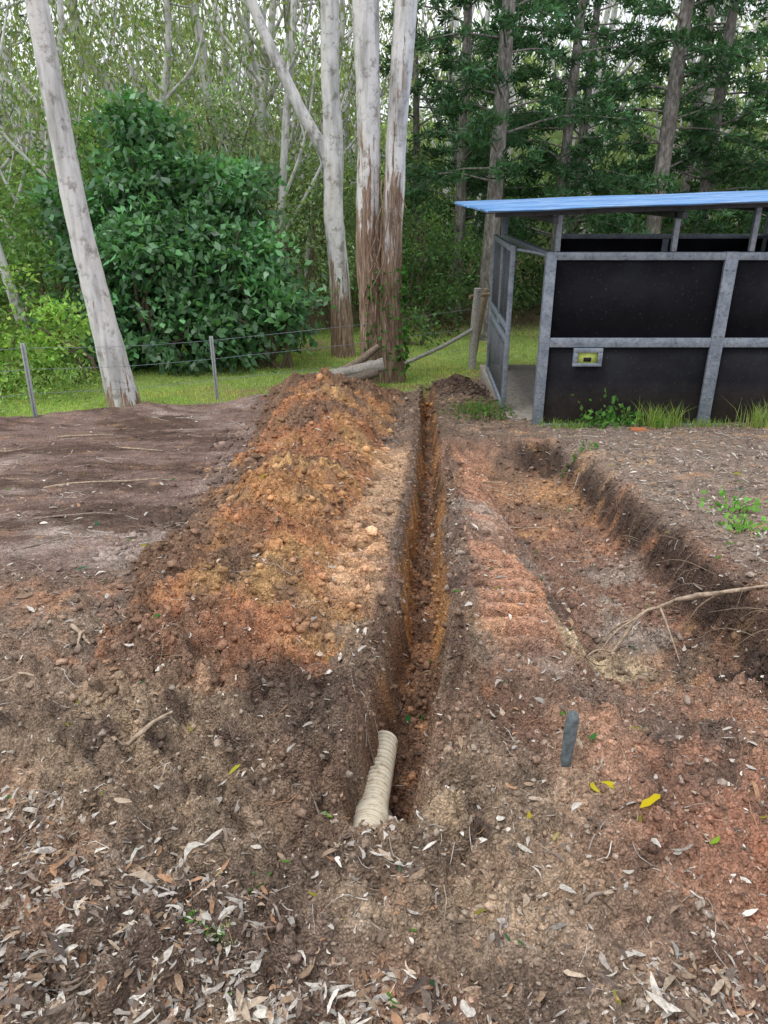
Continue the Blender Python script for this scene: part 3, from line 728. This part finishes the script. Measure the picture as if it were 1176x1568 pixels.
# ---------------------------------------------------------------- hoop pines
def pine(x,y,r,h,nb=46,z0=1.0,lean=0,spread=2.4,dark=1.0):
    nb=int(nb*.74)
    E=empty('pine_tree');tm=MB();lm=MB();z=gz(x,y)
    tube(tm,[(x,y,z-.3),(x+lean*.3,y,z+h*.33),(x+lean*.6,y,z+h*.66),(x+lean,y,z+h)],[r*1.2,r*.95,r*.75,r*.35],n=30,seg=14,rough=.10)
    for k in range(nb):
        t=((k+rng.random())/nb)**1.1;zz=z0+(min(z+h,7.5)-z0)*t;a=rng.random()*TAU
        cx=x+lean*(zz-z)/h;l=spread*(1.05-.45*t)*rng.uniform(.5,1.05)
        st=np.array([cx,y,zz]);dirr=np.array([math.cos(a),math.sin(a),0]);e=st+dirr*l+np.array([0,0,rng.uniform(-.2,.25)*l])
        mid=(st+e)/2+np.array([0,0,.08*l])
        tube(tm,[st,mid,e],[.026,.017,.007],n=7,seg=5,cap=False)
        side=np.array([-dirr[1],dirr[0],0])
        nt_=int(7.5*l)
        tt=rng.uniform(.2,1.05,nt_)**.8
        pc=st+(e-st)*tt[:,None]+side*(rng.normal(size=nt_)*.22*l*.4)[:,None]+np.array([0,0,1])*(.06*l*np.sin(tt*3)+rng.normal(size=nt_)*.05)[:,None]
        m=17
        P0=np.repeat(pc,m,0)+rng.normal(size=(nt_*m,3))*np.array([.06,.06,.03])
        D=rng.normal(size=(nt_*m,3))*.8+dirr*.7+np.array([0,0,.15])
        b=np.repeat(rng.uniform(.6,1.6,nt_),m)[:,None]
        leaves(lm,P0,D,rng.uniform(.12,.24,nt_*m),.045,jit((.068*dark,.14*dark,.072*dark),nt_*m,.2)*b)
    tm.build('trunk',m_pine,True,E);lm.build('needles',m_needle,False,E)
for a in((2.25,17.0,.17,10,52,1.6,.25,2.5),(1.95,20.5,.15,9,50,.5,0,2.3),(4.1,19,.13,9,60,.4,.2,2.6),(6.2,18.5,.18,10,60,.9,.2,2.6),(7.9,20,.15,10,60,.2,0,2.8),(9.8,19,.17,10,60,.6,.3,2.8),(3.2,22.5,.14,10,50,.5,0,2.6),(5.4,23,.14,10,50,.5,.2,2.7),(12.0,22,.17,10,60,.0,0,3),(.95,22,.11,8,36,.4,-.2,2.0),(8.9,24,.15,10,50,.4,0,2.7),(14,19,.17,10,50,.2,0,3)):
    pine(*a)

# ---------------------------------------------------------------- bushes
def bush(name,lobes,L,W,col,sig=.26,nl=55,dens=1.0,down=.3,stems=True,mat=None):
    E=empty(name);lm=MB();tm=MB()
    for (c,r) in lobes:
        area=(r[0]*r[1]*r[2])**(2/3)
        lobe(lm,c,r,int(60*area*dens)+4,nl,sig,L,W,np.array(col)*rng.uniform(.85,1.2),down)
        if stems:
            g=gz(c[0],c[1])
            for k in range(3):
                tube(tm,[(c[0]+rng.normal()*.15,c[1],g-.1),(c[0]+rng.normal()*.3,c[1],(g+c[2])/2),(c[0]+rng.normal()*.5*r[0],c[1]+rng.normal()*.2,c[2]+.5*r[2])],[.05,.04,.015],n=8,seg=6,col=(.16,.12,.09))
    lm.build('leaves',mat or m_leaf,False,E)
    if stems: tm.build('stems',m_wood,True,E)
bush('broadleaf_tree',[((-3.7,14.6,.4),(1.4,1.2,1.3)),((-2.8,13.8,-.2),(.8,.8,.8)),((-2.35,13.9,.35),(.55,.5,.45)),((-4.7,14.2,.1),(.85,.9,1.1)),((-4.1,14.6,1.75),(.8,.8,.6)),((-3.35,14.5,1.45),(.6,.6,.5)),((-4.3,14.8,2.6),(.5,.5,.45)),((-2.1,13.5,-.65),(.55,.5,.35)),((-1.75,13.4,-.30),(.3,.3,.2)),((-3.5,13.4,-.7),(1.2,.7,.6)),((-4.9,13.6,-.9),(.7,.7,.6)),((-5.4,14.2,1.1),(.5,.5,.6)),((-3.0,13.7,.75),(.6,.5,.4)),((-4.0,13.4,.55),(.7,.5,.5)),((-2.7,14.6,1.5),(.5,.5,.45))],.165,.095,(.100,.23,.095),.19,60,1.2,.35,True,m_gleaf)
bush('shrub',[((-5.9,11.2,-.75),(.75,.7,.5)),((-5.2,11.9,-.65),(.6,.6,.5)),((-6.6,12,-.2),(.8,.8,.8))],.10,.055,(.25,.39,.11),.2,60,1.1)
bush('shrub',[((-5.5,10.3,-1.05),(.7,.4,.28)),((-4.7,10.8,-1.1),(.5,.4,.22)),((-5.3,9.4,-1.0),(.35,.3,.2))],.07,.02,(.25,.36,.14),.14,60,1.6,-.4,False)
bush('shrub',[((-6.6,14.5,-.1),(1.0,1,1.0)),((-7.8,15,.6),(1.2,1.1,1.4)),((-6.0,16,1.3),(1.1,1.0,1.2)),((-5.6,16.5,2.6),(.8,.8,.8))],.13,.06,(.18,.30,.12),.26,55,.75)
bush('shrub',[((-1.8,17.5,.2),(1.0,1,1.3)),((-2.6,18.5,1.6),(1.2,1.0,1.1)),((-1.3,18.5,1.5),(.8,.9,1.1)),((-.5,18.8,-.2),(.9,.9,1.0)),((-3.6,18,2.6),(.9,.8,.8))],.12,.05,(.21,.29,.155),.27,55,.75)
bush('shrub',[((.7,18.6,.3),(.8,.8,1.2)),((1.2,19.5,-.3),(1.0,.8,.9)),((2.6,19,-.4),(.8,.8,.8)),((.6,16.2,-1.15),(.5,.4,.35)),((1.3,17.5,-.9),(.6,.4,.5))],.12,.05,(.12,.21,.09),.26,55,.8)
E=empty('distant_trees');lm=MB();tm=MB()
for k in range(140):
    y=rng.uniform(21,31);x=rng.uniform(-.68,.68)*y
    z=rng.uniform(-1.5,1.5)+(y-21)*.10
    right=ss(-1,3,np.array([x]))[0]
    col=np.array([.20,.28,.14])*(1-right)+np.array([.11,.18,.095])*right
    lobe(lm,(x,y,z),(1.4,1,1.0),9,46,.36,.24,.10,col*rng.uniform(.65,1.25),.5)
for k in range(185):
    y=rng.uniform(32,52);x=rng.uniform(-.68,.68)*y
    z=rng.uniform(-1,1)*1.0+1.0+(y*.175)*rng.random()**1.15
    col=np.array([.33,.41,.24])*rng.uniform(.7,1.2)
    lobe(lm,(x,y,z),(1.9,1.5,1.0),8,38,.5,.34,.13,col,.8)
for k in range(75):
    y=rng.uniform(27,50);x=rng.uniform(-.68,.68)*y;r=rng.uniform(.05,.14);z=gz(x,y);l=rng.normal()*1.8
    tube(tm,[(x,y,z),(x+l*.3+rng.normal()*.3,y,z+4),(x+l*.6+rng.normal()*.3,y,z+8),(x+l,y,z+13)],[r*1.2,r,r*.8,r*.5],n=12,seg=7,colf=gum_col(-3,-2,.04),cap=False)
    for b in range(2):
        zz=z+rng.uniform(3,8);sg=rng.choice([-1,1]);xx=x+l*(zz-z)/13
        tube(tm,[(xx,y,zz),(xx+sg*.8,y,zz+1.3),(xx+sg*1.7,y,zz+3.4)],[r*.5,r*.4,r*.2],n=8,seg=5,colf=gum_col(-3,-2,.04),cap=False)
lm.build('crowns',m_leaf,False,E);tm.build('trunks',m_gum,True,E)

# ---------------------------------------------------------------- grass
mb=MB()
def blades(mb,x,y,h,w,col,lean=.35):
    n=len(x);z=H(x,y)-.005;a=rng.random(n)*TAU
    s=np.stack([np.cos(a),np.sin(a),0*a],-1)*(w*.5)[:,None]
    ld=np.stack([rng.normal(size=n),rng.normal(size=n),0*a],-1)*(lean*h)[:,None]
    b=np.stack([x,y,z],-1);up=np.array([0,0,1.])
    V=np.stack([b-s,b+s,b+up*(h*.6)[:,None]+ld*.35+s*.7,b+up*(h*.6)[:,None]+ld*.35-s*.7,b+up*h[:,None]+ld],1).reshape(-1,3)
    k=5*np.arange(n)[:,None]
    mb.add(V,q=k+np.array([[0,1,2,3]]),t=k+np.array([[3,2,4]]),col=np.repeat(col,5,0))
n=80000;y=8+12*rng.random(n)**1.1;x=rng.uniform(-.62,.45,n)*y
k=(rng.random(n)<grass_mask(x,y)*(1-ss(17,20,y)));x=x[k];y=y[k];n=len(x)
pn_=fbm(x,y,.9,3,301)
col=jit((.42,.56,.17),n,.2)*(1+.3*pn_)[:,None];col[pn_>.25]*=np.array([1.15,.9,1.1])
blades(mb,x,y,rng.uniform(.02,.065,n)*(1+.5*np.clip(pn_,0,1)),rng.uniform(.008,.016,n),col)
mb.build('grass',m_grass)
def tuft(name,x,y,n,h,rad,col):
    mb=MB();xx=x+rng.normal(size=n)*rad;yy=y+rng.normal(size=n)*rad*.6
    blades(mb,xx,yy,rng.uniform(.4,1,n)*h,np.full(n,.009 if h>.1 else .003),jit(col,n,.2),.4);mb.build(name,m_grass)
tuft('grass_tuft',3.35,8.75,260,.36,.13,(.30,.42,.12))
tuft('grass_tuft',4.55,8.6,260,.34,.14,(.36,.46,.17))
tuft('grass_tuft',3.9,8.75,160,.14,.2,(.28,.40,.11))
tuft('grass_tuft',2.25,8.8,200,.13,.18,(.24,.38,.10))
tuft('grass_tuft',1.25,9.6,300,.16,.22,(.20,.30,.09))
tuft('grass_tuft',-.385,1.20,26,.06,.014,(.16,.38,.08))
def weed(x,y,n,rad,L,col,h=.15):
    mb=MB();z=H(np.array([x]),np.array([y]))[0]
    pp=np.array([x,y,z])+rng.normal(size=(n,3))*np.array([rad,rad*.7,.0])
    pp[:,2]=H(pp[:,0],pp[:,1])+np.abs(rng.normal(size=n))*h+.01
    leaves(mb,pp,rng.normal(size=(n,3))+np.array([0,0,.2]),L,L*.6,jit(col,n,.25))
    for k in range(max(3,n//8)):
        e=pp[k];tube(mb,[(x+(e[0]-x)*.6,y+(e[1]-y)*.6,z-.02),((x+e[0])/2,(y+e[1])/2,(z+e[2])/2),tuple(e)],[.003,.003,.002],n=5,seg=4,col=(.1,.16,.05))
    mb.build('weed_plant',m_leaf)
weed(2.62,8.75,120,.18,.08,(.12,.28,.07),.15)
weed(2.95,8.8,70,.12,.07,(.13,.30,.07),.10)
weed(2.26,4.50,60,.09,.05,(.22,.48,.12),.06)
weed(2.12,4.00,60,.07,.045,(.22,.48,.12),.05)
weed(1.95,7.0,40,.1,.05,(.13,.32,.08),.05)
weed(1.3,9.2,160,.22,.06,(.12,.22,.07),.12)
weed(-.46,1.26,9,.025,.016,(.15,.38,.10),.01)
weed(-.44,1.22,7,.02,.016,(.15,.38,.10),.01)
weed(-.36,1.38,6,.03,.014,(.15,.38,.10),.01)
mb=MB()
tube(mb,[(-1.2,11.75,-1.16),(-.65,11.6,-1.06),(.0,11.6,-.92)],[.06,.09,.10],n=24,seg=12,rough=.45,col=(.30,.28,.25))
tube(mb,[(-1.05,11.45,-1.16),(-.55,11.4,-1.12),(-.1,11.5,-1.02)],[.04,.08,.06],n=20,seg=10,rough=.5,col=(.15,.125,.10))
tube(mb,[(-.8,11.85,-1.12),(-.45,11.8,-.95),(-.08,11.85,-.68)],[.05,.06,.05],n=16,seg=10,rough=.4,col=(.22,.17,.13))
mb.build('fallen_log',m_wood,True)

# ---------------------------------------------------------------- light, sky, camera
S=Vector((-.35,-.30,1.0)).normalized()
sun=bpy.data.lights.new('sun','SUN');sun.energy=1.5;sun.angle=math.radians(22);sun.color=(1,.97,.93)
so_=bpy.data.objects.new('sun',sun);scene.collection.objects.link(so_);so_.rotation_euler=S.to_track_quat('Z','Y').to_euler()
w=bpy.data.worlds.new('World');scene.world=w;w.use_nodes=True;nt=w.node_tree
bg=nt.nodes['Background'];sky=nt.nodes.new('ShaderNodeTexSky');sky.sky_type='NISHITA';sky.sun_disc=False
sky.sun_elevation=math.asin(S.z);sky.sun_rotation=math.atan2(S.x,S.y);sky.dust_density=3
tc=nt.nodes.new('ShaderNodeTexCoord')
cn_=noise(nt,tc.outputs['Generated'],3.0,4,.6,(1,1,2.5))
cf_=ramp(nt,cn_,[(.30,(.6,.6,.6)),(.55,(.97,.97,.97))])
skc=mixc(nt,sky.outputs[0],(8.9,9.0,9.3),cf_)
nt.links.new(skc,bg.inputs[0]);bg.inputs[1].default_value=.15
cam=bpy.data.cameras.new('camera');co=bpy.data.objects.new('camera',cam);scene.collection.objects.link(co)
co.location=(0,0,1.65);co.rotation_euler=(math.radians(90-23.7),0,0)
cam.sensor_fit='VERTICAL';cam.sensor_height=36;cam.lens=26.2;cam.clip_start=.05;cam.clip_end=1500
scene.camera=co
scene.view_settings.view_transform='Standard';scene.view_settings.look='None';scene.view_settings.exposure=0
